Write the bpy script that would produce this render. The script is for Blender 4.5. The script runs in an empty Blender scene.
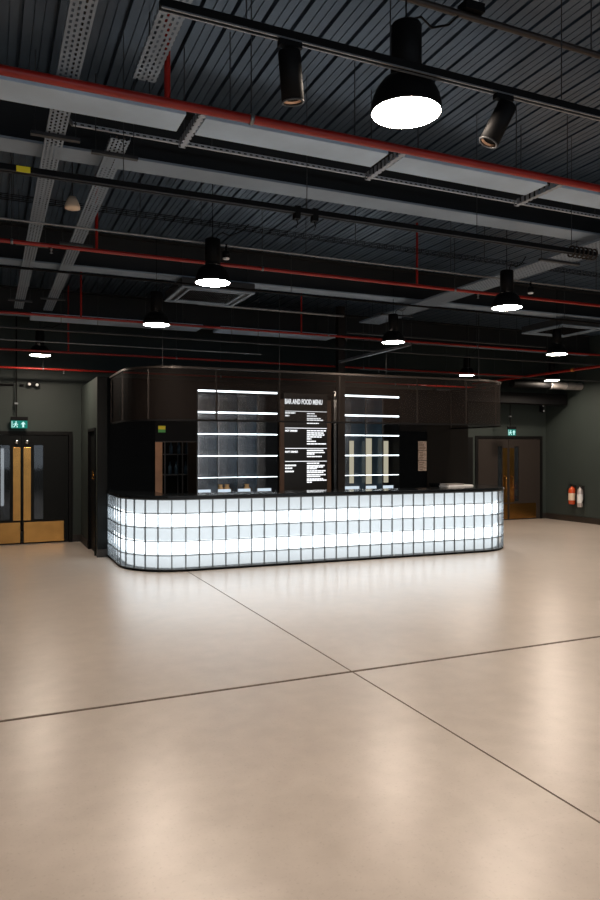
import bpy, math, random
from mathutils import Vector, Matrix
random.seed(7)
SC = bpy.context.scene
COL = SC.collection
PI = math.pi

# ---------------------------------------------------------------- camera, world, light, exposure
cam_d = bpy.data.cameras.new('camera')
cam = bpy.data.objects.new('camera', cam_d)
COL.objects.link(cam)
cam.location = (0, 0, 1.75)
cam.rotation_euler = (PI / 2, 0, math.radians(-23.7))
cam_d.sensor_fit = 'HORIZONTAL'
cam_d.sensor_width = 24.0
cam_d.lens = 28.4
cam_d.clip_start = 0.05
cam_d.clip_end = 200
SC.camera = cam

world = bpy.data.worlds.new('world')
SC.world = world
world.use_nodes = True
world.node_tree.nodes['Background'].inputs[0].default_value = (0.55, 0.72, 1.0, 1)
world.node_tree.nodes['Background'].inputs[1].default_value = 0.3

SC.view_settings.view_transform = 'Standard'
SC.view_settings.look = 'None'
SC.view_settings.gamma = 1
SC.view_settings.use_curve_mapping = False
SC.view_settings.exposure = 0.0

LAMP_L = 176.0          # luminance of the pendant lenses
FILL_W = 30.0       # fill light at each added opening of the rear wall
WARM = (1.0, 0.84, 0.69)
COOL = (0.80, 0.91, 1.0)

def area_light(name, loc, rot, sx, sy, energy, color):
    d = bpy.data.lights.new(name, 'AREA')
    d.shape = 'RECTANGLE'; d.size = sx; d.size_y = sy
    d.energy = energy; d.color = color
    o = bpy.data.objects.new(name, d); COL.objects.link(o)
    o.location = loc; o.rotation_euler = rot
    return o
FILL_WINDOWS = [(-3.6, -1.0), (0.2, 2.8), (4.0, 6.6), (7.8, 10.4)]   # x ranges of unseen rear windows, added to light the hall
for (a, b) in FILL_WINDOWS:
    area_light('window_fill', ((a + b) / 2, -4.62, 1.9), (PI / 2, 0, 0), b - a - .1, 1.9, FILL_W, (0.78, 0.89, 1.0))

# ---------------------------------------------------------------- materials
def mat(name, color, rough=0.5, metal=0.0, spec=0.5, noise=None, coat=0.0):
    m = bpy.data.materials.new(name); m.use_nodes = True
    nt = m.node_tree; b = nt.nodes['Principled BSDF']
    b.inputs['Base Color'].default_value = (*color, 1)
    b.inputs['Roughness'].default_value = rough
    b.inputs['Metallic'].default_value = metal
    b.inputs['Specular IOR Level'].default_value = spec
    b.inputs['Coat Weight'].default_value = coat
    if noise:
        scale, amt = noise
        tc = nt.nodes.new('ShaderNodeTexCoord'); n = nt.nodes.new('ShaderNodeTexNoise')
        n.inputs['Scale'].default_value = scale; n.inputs['Detail'].default_value = 4
        nt.links.new(tc.outputs['Object'], n.inputs['Vector'])
        r = nt.nodes.new('ShaderNodeMapRange')
        r.inputs['From Min'].default_value = .3; r.inputs['From Max'].default_value = .7
        r.inputs['To Min'].default_value = 1 - amt; r.inputs['To Max'].default_value = 1 + amt
        nt.links.new(n.outputs['Fac'], r.inputs['Value'])
        mx = nt.nodes.new('ShaderNodeVectorMath'); mx.operation = 'SCALE'
        mx.inputs[0].default_value = color
        nt.links.new(r.outputs[0], mx.inputs['Scale'])
        nt.links.new(mx.outputs[0], b.inputs['Base Color'])
    return m

def emit(name, color, strength):
    m = bpy.data.materials.new(name); m.use_nodes = True
    nt = m.node_tree; nt.nodes.clear()
    e = nt.nodes.new('ShaderNodeEmission'); o = nt.nodes.new('ShaderNodeOutputMaterial')
    e.inputs[0].default_value = (*color, 1); e.inputs[1].default_value = strength
    nt.links.new(e.outputs[0], o.inputs[0])
    return m

def see_through(name, color, clear, rough=0.4, metal=0.0, translucent=0.0, gloss=0.0):
    """mix of a clear fraction with a surface: woven mesh, pressed glass"""
    m = bpy.data.materials.new(name); m.use_nodes = True
    nt = m.node_tree; b = nt.nodes['Principled BSDF']; out = nt.nodes['Material Output']
    b.inputs['Base Color'].default_value = (*color, 1)
    b.inputs['Roughness'].default_value = rough; b.inputs['Metallic'].default_value = metal
    t = nt.nodes.new('ShaderNodeBsdfTransparent')
    surf = b.outputs[0]
    if translucent:
        tl = nt.nodes.new('ShaderNodeBsdfTranslucent'); tl.inputs[0].default_value = (*color, 1)
        m2 = nt.nodes.new('ShaderNodeMixShader'); m2.inputs[0].default_value = translucent
        nt.links.new(surf, m2.inputs[1]); nt.links.new(tl.outputs[0], m2.inputs[2]); surf = m2.outputs[0]
    mx = nt.nodes.new('ShaderNodeMixShader'); mx.inputs[0].default_value = 1 - clear
    nt.links.new(t.outputs[0], mx.inputs[1]); nt.links.new(surf, mx.inputs[2])
    nt.links.new(mx.outputs[0], out.inputs[0])
    return m

def slotted(name, color, px, py, a, b, rough=0.45, axes=(0, 1), shift=0.5):
    """metal sheet with real openings: slots of a x b in a px x py grid, alternate rows shifted"""
    m = bpy.data.materials.new(name); m.use_nodes = True
    nt = m.node_tree; bs = nt.nodes['Principled BSDF']; out = nt.nodes['Material Output']
    bs.inputs['Base Color'].default_value = (*color, 1)
    bs.inputs['Roughness'].default_value = rough; bs.inputs['Metallic'].default_value = 0.3
    tc = nt.nodes.new('ShaderNodeTexCoord'); sp = nt.nodes.new('ShaderNodeSeparateXYZ')
    nt.links.new(tc.outputs['Object'], sp.inputs[0])
    def M(op, x, y=None):
        n = nt.nodes.new('ShaderNodeMath'); n.operation = op
        for i, v in enumerate((x, y)):
            if v is None: continue
            if isinstance(v, (int, float)): n.inputs[i].default_value = v
            else: nt.links.new(v, n.inputs[i])
        return n.outputs[0]
    X = M('DIVIDE', sp.outputs[axes[0]], px); Y = M('DIVIDE', sp.outputs[axes[1]], py)
    row = M('MULTIPLY', M('MODULO', M('ABSOLUTE', M('FLOOR', X)), 2.0), shift)
    fx = M('ABSOLUTE', M('SUBTRACT', M('FRACT', X), .5))
    fy = M('ABSOLUTE', M('SUBTRACT', M('FRACT', M('ADD', Y, row)), .5))
    hole = M('MULTIPLY', M('LESS_THAN', fx, a / px / 2), M('LESS_THAN', fy, b / py / 2))
    t = nt.nodes.new('ShaderNodeBsdfTransparent'); mx = nt.nodes.new('ShaderNodeMixShader')
    nt.links.new(hole, mx.inputs[0]); nt.links.new(bs.outputs[0], mx.inputs[1]); nt.links.new(t.outputs[0], mx.inputs[2])
    nt.links.new(mx.outputs[0], out.inputs[0])
    return m

def floor_mat():
    m = bpy.data.materials.new('polished concrete'); m.use_nodes = True
    nt = m.node_tree; b = nt.nodes['Principled BSDF']; L = nt.links.new
    tc = nt.nodes.new('ShaderNodeTexCoord')
    def noise(scale, detail):
        n = nt.nodes.new('ShaderNodeTexNoise'); n.inputs['Scale'].default_value = scale; n.inputs['Detail'].default_value = detail
        L(tc.outputs['Object'], n.inputs['Vector']); return n
    n1, n2, n3 = noise(0.9, 8), noise(6, 10), noise(60, 4)
    r = nt.nodes.new('ShaderNodeValToRGB')
    r.color_ramp.elements[0].position = .30; r.color_ramp.elements[0].color = (0.43, 0.37, 0.32, 1)
    r.color_ramp.elements[1].position = .72; r.color_ramp.elements[1].color = (0.58, 0.505, 0.445, 1)
    mixn = nt.nodes.new('ShaderNodeMath'); mixn.operation = 'ADD'
    s = nt.nodes.new('ShaderNodeMath'); s.operation = 'MULTIPLY'; s.inputs[1].default_value = .5
    s2 = nt.nodes.new('ShaderNodeMath'); s2.operation = 'MULTIPLY'; s2.inputs[1].default_value = .5
    L(n1.outputs['Fac'], s.inputs[0]); L(n2.outputs['Fac'], s2.inputs[0]); L(s.outputs[0], mixn.inputs[0]); L(s2.outputs[0], mixn.inputs[1])
    L(mixn.outputs[0], r.inputs[0])
    sp = nt.nodes.new('ShaderNodeValToRGB')           # dark grit
    sp.color_ramp.elements[0].position = .28; sp.color_ramp.elements[0].color = (.86, .85, .84, 1)
    sp.color_ramp.elements[1].position = .42; sp.color_ramp.elements[1].color = (1, 1, 1, 1)
    L(n3.outputs['Fac'], sp.inputs[0])
    mx = nt.nodes.new('ShaderNodeMix'); mx.data_type = 'RGBA'; mx.blend_type = 'MULTIPLY'; mx.inputs[0].default_value = 1
    L(r.outputs[0], mx.inputs[6]); L(sp.outputs[0], mx.inputs[7]); L(mx.outputs[2], b.inputs['Base Color'])
    rr = nt.nodes.new('ShaderNodeMapRange'); rr.inputs['From Min'].default_value = .35; rr.inputs['From Max'].default_value = .65
    rr.inputs['To Min'].default_value = .31; rr.inputs['To Max'].default_value = .35
    L(n2.outputs['Fac'], rr.inputs['Value']); L(rr.outputs[0], b.inputs['Roughness'])
    b.inputs['Specular IOR Level'].default_value = .6
    b.inputs['Coat Weight'].default_value = .55; b.inputs['Coat Roughness'].default_value = .31
    return m

M = {
    'floor': floor_mat(),
    'joint': mat('joint sealant', (0.10, 0.07, 0.05), .8, noise=(9, .5)),
    'green': mat('dark green wall paint', (0.035, 0.045, 0.041), .55, spec=.3, noise=(1.2, .08)),
    'skirt': mat('dark brown skirting', (0.022, 0.017, 0.014), .45),
    'black': mat('black matt board', (0.002, 0.003, 0.004), .6, spec=.05),
    'blackpaint': mat('black paint', (0.0045, 0.0045, 0.005), .55, spec=.12),
    'deck': mat('grey blue steel decking', (0.060, 0.092, 0.135), .34, .3, noise=(3, .15)),
    'soffit': mat('pale grey panel', (0.48, 0.62, 0.78), .45, .1, noise=(2.5, .12)),
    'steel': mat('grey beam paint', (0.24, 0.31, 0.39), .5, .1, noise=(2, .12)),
    'web': mat('shaded beam paint', (0.010, 0.011, 0.012), .6),  # beam colour darkened to hold the shade above the flange
    'galv': mat('galvanised steel', (0.24, 0.25, 0.26), .35, .7, noise=(14, .2)),
    'dim': mat('dull conduit metal', (0.05, 0.052, 0.055), .45, .4),
    'red': mat('red sprinkler pipe', (0.30, 0.010, 0.004), .35, 0, noise=(3, .15)),
    'tray': slotted('perforated cable tray', (0.24, 0.30, 0.37), .028, .05, .013, .03),
    'cables': mat('grey and red cables', (0.06, 0.045, 0.035), .7, noise=(60, .8)),
    'brace': slotted('slotted angle', (0.40, 0.44, 0.50), .044, .055, .020, .024, shift=0),
    'strip': slotted('slotted strip', (0.50, 0.55, 0.60), .05, .060, .026, .013, axes=(0, 2), shift=0),
    'brass': mat('brass plate', (0.42, 0.215, 0.06), .26, 1.0, noise=(5, .12)),
    'chrome': mat('chrome', (0.6, 0.6, 0.6), .2, 1.0),
    'door': mat('dark door paint', (0.006, 0.007, 0.007), .5, spec=.12),
    'door_brown': mat('dark brown door', (0.030, 0.024, 0.021), .5, spec=.2),
    'frame': mat('door frame paint', (0.006, 0.006, 0.006), .5, spec=.15),
    'glass': see_through('door glass', (0.02, 0.025, 0.03), .35, .05),
    'clear': see_through('clear glass', (0.5, 0.6, 0.65), .8, .05),
    'mesh': see_through('bronze woven mesh', (0.017, 0.012, 0.010), .76, .6, 0),
    'bronze': mat('bronze rail', (0.035, 0.027, 0.023), .4, .5), 'kioskbrown': mat('dark brown board', (0.010, 0.009, 0.008), .6, spec=.08),
    'block': see_through('pressed glass block', (0.90, 0.95, 1.0), .72, .12, translucent=.75),
    'mortar': mat('black joint bars', (0.08, 0.095, 0.105), .4),
    'led_bright': emit('LED bars', (0.86, 0.95, 1.0), 3.7),
    'led_soft': emit('soft backlight', (0.86, 0.935, 0.975), .84),
    'shelf_led': emit('shelf LED strip', (0.85, 0.94, 1.0), 6.0),
    'top': mat('black glossy worktop', (0.008, 0.010, 0.012), .16, coat=.3),
    'mirror': mat('smoked mirror', (0.50, 0.47, 0.45), .22, .8),
    'divider': mat('dark blue glass divider', (0.05, 0.09, 0.13), .15, .3),
    'cream_reflection': emit('painted cream reflection', (1.0, .93, .70), .42),  # glow painted in place of reflections of lit doors
    'menu': mat('dark menu board', (0.016, 0.014, 0.013), .35),
    'brown': mat('brown timber', (0.23, 0.125, 0.07), .45, noise=(6, .3)),
    'trimbrown': mat('bronze brown trim', (0.11, 0.055, 0.03), .4),
    'timber': mat('pale brown timber', (0.50, 0.29, 0.18), .5, noise=(6, .2)),
    'white': mat('white', (0.8, 0.8, 0.8), .5),
    'letter': emit('white lettering', (0.95, 0.97, 1.0), 1.5),
    'lens': emit('pendant lens', WARM, LAMP_L),
    'spot_lens': mat('spotlight reflector', (0.6, 0.42, 0.32), .2, 1.0),
    'exit_green': emit('green sign face', (0.02, 0.28, 0.22), .7),
    'exit_white': emit('white sign face', (0.62, 1.0, 0.95), 1.0),
    'sign_yellow': mat('yellow', (0.85, 0.72, 0.02), .5),
    'sign_green': mat('green', (0.10, 0.45, 0.10), .5),
    'ext_red': mat('red cylinder', (0.60, 0.07, 0.015), .25, 0, coat=.5),
    'ext_silver': mat('polished steel cylinder', (0.62, 0.56, 0.55), .3, .6),
    'label': mat('cream label', (0.75, 0.60, 0.45), .5),
    'paper': mat('paper', (0.55, 0.42, 0.34), .6, noise=(30, .3)),
    'paper_ink': mat('brown ink', (0.16, 0.09, 0.06), .6),
    'rubber': mat('black rubber', (0.01, 0.01, 0.01), .5),
    'duct_grey': mat('galvanised duct', (0.45, 0.42, 0.40), .4, .5, noise=(6, .2)),
    'orange': mat('amber cap', (0.8, 0.35, 0.06), .4),
    'worktop_glow': emit('painted worktop glow', (.75, .88, 1.0), .85),  # emission painted as the reflected glow along the worktop
    'tube': emit('white tube', (0.85, 0.93, 1.0), 2.2),
    'store_fill': emit('store room fill light', (1.0, .75, .55), 70.0),  # unseen lamp added to brighten the timber lining
}

M['mesh'].node_tree.nodes['Principled BSDF'].inputs['Specular IOR Level'].default_value = .1
# ---------------------------------------------------------------- mesh builder
class MB:
    def __init__(s): s.v, s.f, s.sm = [], [], []
    def add(s, vs, fs, smooth=False):
        k = len(s.v); s.v += [Vector(p) for p in vs]
        s.f += [tuple(i + k for i in f) for f in fs]; s.sm += [smooth] * len(fs)
        return s
    def box(s, x0, x1, y0, y1, z0, z1, mtx=None):
        vs = [Vector((x, y, z)) for z in (z0, z1) for (x, y) in ((x0, y0), (x1, y0), (x1, y1), (x0, y1))]
        if mtx: vs = [mtx @ v for v in vs]
        return s.add(vs, [(3, 2, 1, 0), (4, 5, 6, 7), (0, 1, 5, 4), (1, 2, 6, 5), (2, 3, 7, 6), (3, 0, 4, 7)])
    def bar(s, p, q, w, h, up=(0, 0, 1)):
        p, q = Vector(p), Vector(q); t = (q - p).normalized(); u = Vector(up)
        a = t.cross(u)
        if a.length < 1e-4: a = t.cross(Vector((1, 0, 0)))
        a.normalize(); b = a.cross(t).normalized()
        vs = [c + a * i * w / 2 + b * j * h / 2 for c in (p, q) for (i, j) in ((-1, -1), (1, -1), (1, 1), (-1, 1))]
        return s.add(vs, [(0, 1, 2, 3), (7, 6, 5, 4), (4, 5, 1, 0), (5, 6, 2, 1), (6, 7, 3, 2), (7, 4, 0, 3)])
    def tube(s, path, r, n=10):
        path = [Vector(p) for p in path]; rings = []
        for i, p in enumerate(path):
            t = (path[min(i + 1, len(path) - 1)] - path[max(i - 1, 0)]).normalized()
            u = Vector((0, 0, 1)) if abs(t.z) < .9 else Vector((1, 0, 0))
            a = t.cross(u).normalized(); b = a.cross(t)
            rr = r[i] if isinstance(r, (list, tuple)) else r
            rings.append([p + (a * math.cos(k * 2 * PI / n) + b * math.sin(k * 2 * PI / n)) * rr for k in range(n)])
        vs = [v for ring in rings for v in ring]; fs = []
        for i in range(len(path) - 1):
            for k in range(n):
                k2 = (k + 1) % n
                fs.append((i * n + k, i * n + k2, (i + 1) * n + k2, (i + 1) * n + k))
        s.add(vs, fs, True)
        m = (len(path) - 1) * n
        s.add(rings[0] + rings[-1], [tuple(range(n)), tuple(range(2 * n - 1, n - 1, -1))])
        return s
    def lathe(s, prof, c, n=32, mtx=None):
        """prof: (radius, z) list; closed at radius 0"""
        c = Vector(c); vs = []
        for (r, z) in prof:
            for k in range(n):
                v = Vector((r * math.cos(k * 2 * PI / n), r * math.sin(k * 2 * PI / n), z))
                vs.append((mtx @ v if mtx else v) + c)
        fs = [(i * n + k, i * n + (k + 1) % n, (i + 1) * n + (k + 1) % n, (i + 1) * n + k) for i in range(len(prof) - 1) for k in range(n)]
        return s.add(vs, fs, True)
    def disc(s, c, r, n=28, mtx=None, flip=False):
        c = Vector(c); vs = []
        for k in range(n):
            v = Vector((r * math.cos(k * 2 * PI / n), r * math.sin(k * 2 * PI / n), 0))
            vs.append((mtx @ v if mtx else v) + c)
        f = tuple(range(n))
        return s.add(vs, [f[::-1] if flip else f])
    def prism(s, pts, y0, y1):
        """outline in x,z pushed from y0 to y1"""
        n = len(pts)
        vs = [(x, y0, z) for x, z in pts] + [(x, y1, z) for x, z in pts]
        fs = [tuple(range(n)), tuple(range(2 * n - 1, n - 1, -1))] + [((i + 1) % n, i, n + i, n + (i + 1) % n) for i in range(n)]
        return s.add(vs, fs)
    def ring(s, A, B, z0, z1):
        """wall between two outlines A and B (same length) from z0 to z1"""
        n = len(A)
        vs = [(x, y, z) for z in (z0, z1) for P in (A, B) for (x, y) in P]
        fs = []
        for i in range(n - 1):
            fs += [(i, i + 1, 2 * n + i + 1, 2 * n + i), (n + i + 1, n + i, 3 * n + i, 3 * n + i + 1),
                   (2 * n + i, 2 * n + i + 1, 3 * n + i + 1, 3 * n + i), (n + i, n + i + 1, i + 1, i)]
        fs += [(0, 2 * n, 3 * n, n), (n - 1, 2 * n - 1, 4 * n - 1, 3 * n - 1)]
        return s.add(vs, fs)
    def build(s, name, m, parent=None, bevel=0, origin=None):
        me = bpy.data.meshes.new(name)
        if parent is not None:
            off = Vector(parent.location)
            if parent.parent: off = off + parent.parent.location
            org = Vector((0, 0, 0)); shift = off
        else:
            xs = [v.x for v in s.v]; ys = [v.y for v in s.v]; zs = [v.z for v in s.v]
            org = Vector(origin) if origin else Vector(((min(xs) + max(xs)) / 2, (min(ys) + max(ys)) / 2, min(zs)))
            shift = org
        me.from_pydata([tuple(v - shift) for v in s.v], [], s.f)
        me.polygons.foreach_set('use_smooth', s.sm)
        me.update()
        o = bpy.data.objects.new(name, me); COL.objects.link(o)
        o.location = org
        if parent is not None: o.parent = parent
        me.materials.append(m if not isinstance(m, str) else M[m])
        if bevel:
            b = o.modifiers.new('bevel', 'BEVEL'); b.width = bevel; b.segments = 2; b.limit_method = 'ANGLE'
        if any(s.sm) and not all(s.sm):
            pass
        return o

def tag(o, label=None, cat=None, group=None, kind=None):
    if label: o['label'] = label
    if cat: o['category'] = cat
    if group: o['group'] = group
    if kind: o['kind'] = kind
    return o
def thing(name, loc, label, cat, group=None, kind=None):
    o = bpy.data.objects.new(name, None); COL.objects.link(o); o.location = loc
    o.empty_display_size = .1
    return tag(o, label, cat, group, kind)
def struct(name, mb, m, label=None, **k):
    o = mb.build(name, m, **k); o['kind'] = 'structure'
    if label: o['label'] = label; o['category'] = name.split('_')[0]
    return o
def copy_thing(root, loc, label, children=None):
    r = root.copy(); COL.objects.link(r); r.location = loc; r['label'] = label
    for ch in [c for c in bpy.data.objects if c.parent == root]:
        c = ch.copy(); COL.objects.link(c); c.parent = r
        for g in [q for q in bpy.data.objects if q.parent == ch]:
            d = g.copy(); COL.objects.link(d); d.parent = c
    return r

# ================================================================ THE SETTING
XL, XR, YB, YF, ZD = -6.0, 13.1, 14.15, -4.5, 4.45
JX, JY = 2.63, 4.97            # saw-cut joints
slabs = [(XL, JX - .007, YF, JY - .021), (JX + .007, XR, YF, JY - .021), (XL, JX - .007, JY + .021, 16.5), (JX + .007, XR, JY + .021, 16.5)]
labs = ['polished concrete floor slab at the lower left, in front of the long joint', 'polished concrete floor slab at the lower right, in front of the long joint',
        'polished concrete floor slab to the left beyond the long joint, beneath the bar\'s left end', 'polished concrete floor slab beyond the long joint, beneath most of the bar']
fb = MB()
for q in slabs: fb.box(q[0], q[1], q[2], q[3], -.12, 0)
struct('floor', fb, 'floor', 'polished beige concrete floor with saw-cut joints', origin=(0, 0, 0))
struct('trim_1', MB().box(XL, XR, JY - .021, JY + .021, -.12, -.004), 'joint', 'wide dark joint running across the concrete floor')
struct('trim_2', MB().box(JX - .007, JX + .007, YF, JY - .021, -.12, -.004).box(JX - .007, JX + .007, JY + .021, YB, -.12, -.004), 'joint', 'thin dark joint running toward the bar through the concrete floor')

# steel deck: ribs run along Y
def deck():
    prof = []; x = XL; P = .20
    while x < XR - .01:
        prof += [(x, 0), (x + .056, 0), (x + .058, .010), (x + .062, .010), (x + .064, 0), (x + .114, 0), (x + .116, .010), (x + .120, .010), (x + .122, 0),
                 (x + .172, 0), (x + .175, .05), (x + .197, .05)]
        x += P
    prof.append((x, 0))
    n = len(prof)
    vs = [(px, y, ZD + pz) for y in (YF, YB) for px, pz in prof]
    fs = [(i + 1, i, n + i, n + i + 1) for i in range(n - 1)]
    mb = MB(); mb.add(vs, fs)
    mb.box(XL, XR, YF, YB, ZD + .07, ZD + .12)
    return mb
struct('ceiling', deck(), 'deck', 'dark grey-blue ribbed steel deck ceiling', origin=(0, 0, ZD))

def wall_with_gap(name, y0, y1, x0, x1, z1, gaps, m, label):
    """wall along X; gaps = (xa, xb, za, zb)"""
    mb = MB(); cur = x0
    for (a, b, za, zb) in sorted(gaps):
        mb.box(cur, a, y0, y1, 0, z1)
        if za > 0: mb.box(a, b, y0, y1, 0, za)
        mb.box(a, b, y0, y1, zb, z1); cur = b
    mb.box(cur, x1, y0, y1, 0, z1)
    return struct(name, mb, m, label)
D1 = (-0.26, 1.40); D2 = (10.95, 12.90); D4 = (9.15, 10.79)
wall_with_gap('wall_back', YB, YB + .2, XL, XR + .2, ZD, [(D1[0], D1[1], 0, 2.06), (D2[0], D2[1], 0, 2.06), (D4[0], D4[1], 0, 2.06)], 'green', 'dark green back wall beyond the bar')
struct('wall_right', MB().box(XR, XR + .2, YF - .2, YB, 0, ZD), 'green', 'dark green wall on the right behind the extinguishers')
struct('wall_left', MB().box(XL - .2, XL, YF - .2, YB + .2, 0, ZD), 'green', 'dark green left wall of the hall')
wall_with_gap('wall_front', YF - .2, YF, XL, XR, ZD, [(a, b, .9, 2.95) for a, b in FILL_WINDOWS], 'green', 'dark green wall behind the camera, holding the added windows')
for i, (a, b) in enumerate(FILL_WINDOWS):  # openings added out of view as a light source
    w = thing('window_%d' % (i + 1), ((a + b) / 2, YF - .1, .9), 'tall unseen opening added behind the camera to light the hall', 'window', kind='structure')
    f = MB()
    for (xa, xb, za, zb) in ((a, a + .05, .9, 2.95), (b - .05, b, .9, 2.95), (a + .05, b - .05, .9, .95), (a + .05, b - .05, 2.9, 2.95), ((a + b) / 2 - .02, (a + b) / 2 + .02, .95, 2.9)):
        f.box(xa, xb, YF - .08, YF - .02, za, zb)
    f.build('window_frame', 'frame', w)
# corridors beyond the doors
struct('wall_corridor', MB().box(-.6, 1.9, 16.4, 16.5, 0, 2.6).box(-.7, -.6, YB + .2, 16.5, 0, 2.6).box(1.9, 2.0, YB + .2, 16.5, 0, 2.6).box(-.6, 1.9, YB + .2, 16.5, 2.5, 2.6), 'blackpaint', 'dark corridor walls beyond the left doors')
struct('wall_lobby', MB().box(9.0, 13.2, 16.4, 16.5, 0, 2.6).box(8.9, 9.0, YB + .2, 16.5, 0, 2.6).box(13.2, 13.3, YB + .2, 16.5, 0, 2.6).box(9, 13.2, YB + .2, 16.5, 2.5, 2.6), 'blackpaint', 'dark lobby walls beyond the right doors')
# skirting
struct('baseboard_right', MB().box(XR - .02, XR, YF, YB, 0, .14), 'skirt', 'dark brown skirting along the right wall', bevel=.003)
sk = MB()
for a, b in ((XL, D1[0] - .07), (D1[1] + .07, 1.62), (12.97, XR - .02)): sk.box(a, b, YB - .02, YB, 0, .14)
struct('baseboard_back', sk, 'skirt', 'dark skirting along the back wall', bevel=.003)

# ---------------------------------------------------------------- double doors
def double_door(name, X0, X1, mid, label, leafmat, plates, vis, kick, closers):
    r = thing(name, ((X0 + X1) / 2, YB, 0), label, 'door', kind='structure')
    f = MB(); w = .07
    f.box(X0 - w, X0, YB - .03, YB + .12, 0, 2.10).box(X1, X1 + w, YB - .03, YB + .12, 0, 2.10).box(X0, X1, YB - .03, YB + .12, 2.03, 2.10)
    f.build('door_frame', 'frame', r, bevel=.004)
    for side in (-1, 1):
        a, b = (X0 + .012, mid - .006) if side < 0 else (mid + .006, X1 - .012)
        va, vb = (mid - vis[1], mid - vis[0]) if side < 0 else (mid + vis[0], mid + vis[1])
        za, zb = .46, 1.84
        L = MB()
        L.box(a, va, YB - .02, YB + .03, .01, 2.02).box(vb, b, YB - .02, YB + .03, .01, 2.02)
        L.box(va, vb, YB - .02, YB + .03, .01, za).box(va, vb, YB - .02, YB + .03, zb, 2.02)
        leaf = L.build('door_leaf', leafmat, r)
        MB().box(va, vb, YB - .002, YB + .006, za, zb).build('vision_panel', 'glass', leaf)
        pa, pb = (mid - plates[1], mid - plates[0]) if side < 0 else (mid + plates[0], mid + plates[1])
        MB().box(pa, pb, YB - .026, YB - .02, .44, 1.80).build('push_plate', 'brass', leaf, bevel=.002)
        ka, kb = (mid - kick[1], mid - kick[0]) if side < 0 else (mid + kick[0], mid + kick[1])
        MB().box(ka, kb, YB - .026, YB - .02, .03, .41).build('kick_plate', 'brass', leaf, bevel=.002)
        if closers:
            c = (pa + pb) / 2
            MB().lathe([(0, -.035), (.035, -.033), (.042, -.02), (.042, 0), (0, 0)], (c, YB - .02, 1.90), 20, Matrix.Rotation(-PI / 2, 3, 'X')).build('round_lock', 'chrome', leaf)
        else:
            c = (pa + pb) / 2
            MB().tube([(c, YB - .026, .80), (c, YB - .07, .82), (c, YB - .07, 1.08), (c, YB - .026, 1.10)], .012, 8).build('pull_handle', 'brass', leaf)
    return r
double_door('door_1', D1[0], D1[1], .572, 'dark double doors with brass plates on the far left', 'door', (.025, .155), (.21, .37), (.03, .74), True)
double_door('door_2', D2[0], D2[1], 11.88, 'brown double doors with brass plates right of the bar', 'door_brown', (.035, .18), (.19, .33), (.03, .88), False)
d4 = thing('door_4', (9.97, YB, 0), 'dark door mostly hidden behind the right end of the bar', 'door', kind='structure')
MB().box(D4[0], D4[0] + .07, YB - .03, YB + .12, 0, 2.06).box(D4[1] - .14, D4[1], YB - .03, YB + .12, 0, 2.06).box(D4[0] + .07, D4[1] - .14, YB - .03, YB + .12, 2.0, 2.06).build('door_frame', 'frame', d4)
MB().box(D4[0] + .08, D4[1] - .15, YB, YB + .05, .01, 1.99).build('door_leaf', 'door_brown', d4)
t = thing('door_glass_glow', (.25, 15.0, 0), 'upright glowing tube added behind the far left door glass for its bright reflected strip', 'light')
MB().tube([(.25, 15.0, .66), (.25, 15.0, 1.78)], .03, 12).build('tube', 'tube', t)  # added to imitate the bright strip reflected in the door glass
MB().lathe([(0, 0), (.12, 0), (.12, .02), (.02, .04), (.02, .66), (0, .66)], (.25, 15.0, 0), 16).build('stand', 'blackpaint', t)

# ================================================================ KIOSK WALLS (bar back)
KX0, KX1, KY, KH = 1.63, 9.05, 12.0, 2.95
kl = MB(); DY0, DY1 = 12.12, 13.02
kl.box(KX0, KX0 + .15, 11.95, DY0, 0, KH).box(KX0, KX0 + .15, DY1, YB, 0, KH).box(KX0, KX0 + .15, DY0, DY1, 2.12, KH)
struct('wall_kiosk_left', kl, 'green', 'grey-green side wall at the left end of the bar')
struct('trim_3', MB().box(KX0 - .004, KX0 + .154, 11.925, 11.95, 0, KH), 'door', 'dark blue-grey end post beside the glass block counter')
struct('baseboard_kiosk', MB().box(KX0 - .02, KX0, DY1 + .07, YB - .02, 0, .14).box(KX0 - .01, KX0 + .16, 11.905, 11.925, 0, .13), 'skirt', 'dark skirting at the foot of the side wall')
d3 = thing('door_3', (KX0, (DY0 + DY1) / 2, 0), 'narrow dark door in the side wall left of the bar', 'door', kind='structure')
MB().box(KX0 - .02, KX0 + .15, DY0, DY0 + .05, 0, 2.12).box(KX0 - .02, KX0 + .15, DY1 - .05, DY1, 0, 2.12).box(KX0 - .02, KX0 + .15, DY0 + .05, DY1 - .05, 2.07, 2.12).build('door_frame', 'frame', d3)
lf = MB().box(KX0 + .03, KX0 + .08, DY0 + .055, DY1 - .055, .01, 2.06).build('door_leaf', 'door', d3)
MB().tube([(KX0 + .03, 12.28, 1.27), (KX0 - .03, 12.28, 1.27), (KX0 - .03, 12.28, 1.40), (KX0 + .03, 12.28, 1.40)], .011, 8).box(KX0 + .024, KX0 + .03, 12.25, 12.31, 1.2, 1.46).build('door_handle', 'brass', lf)

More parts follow.
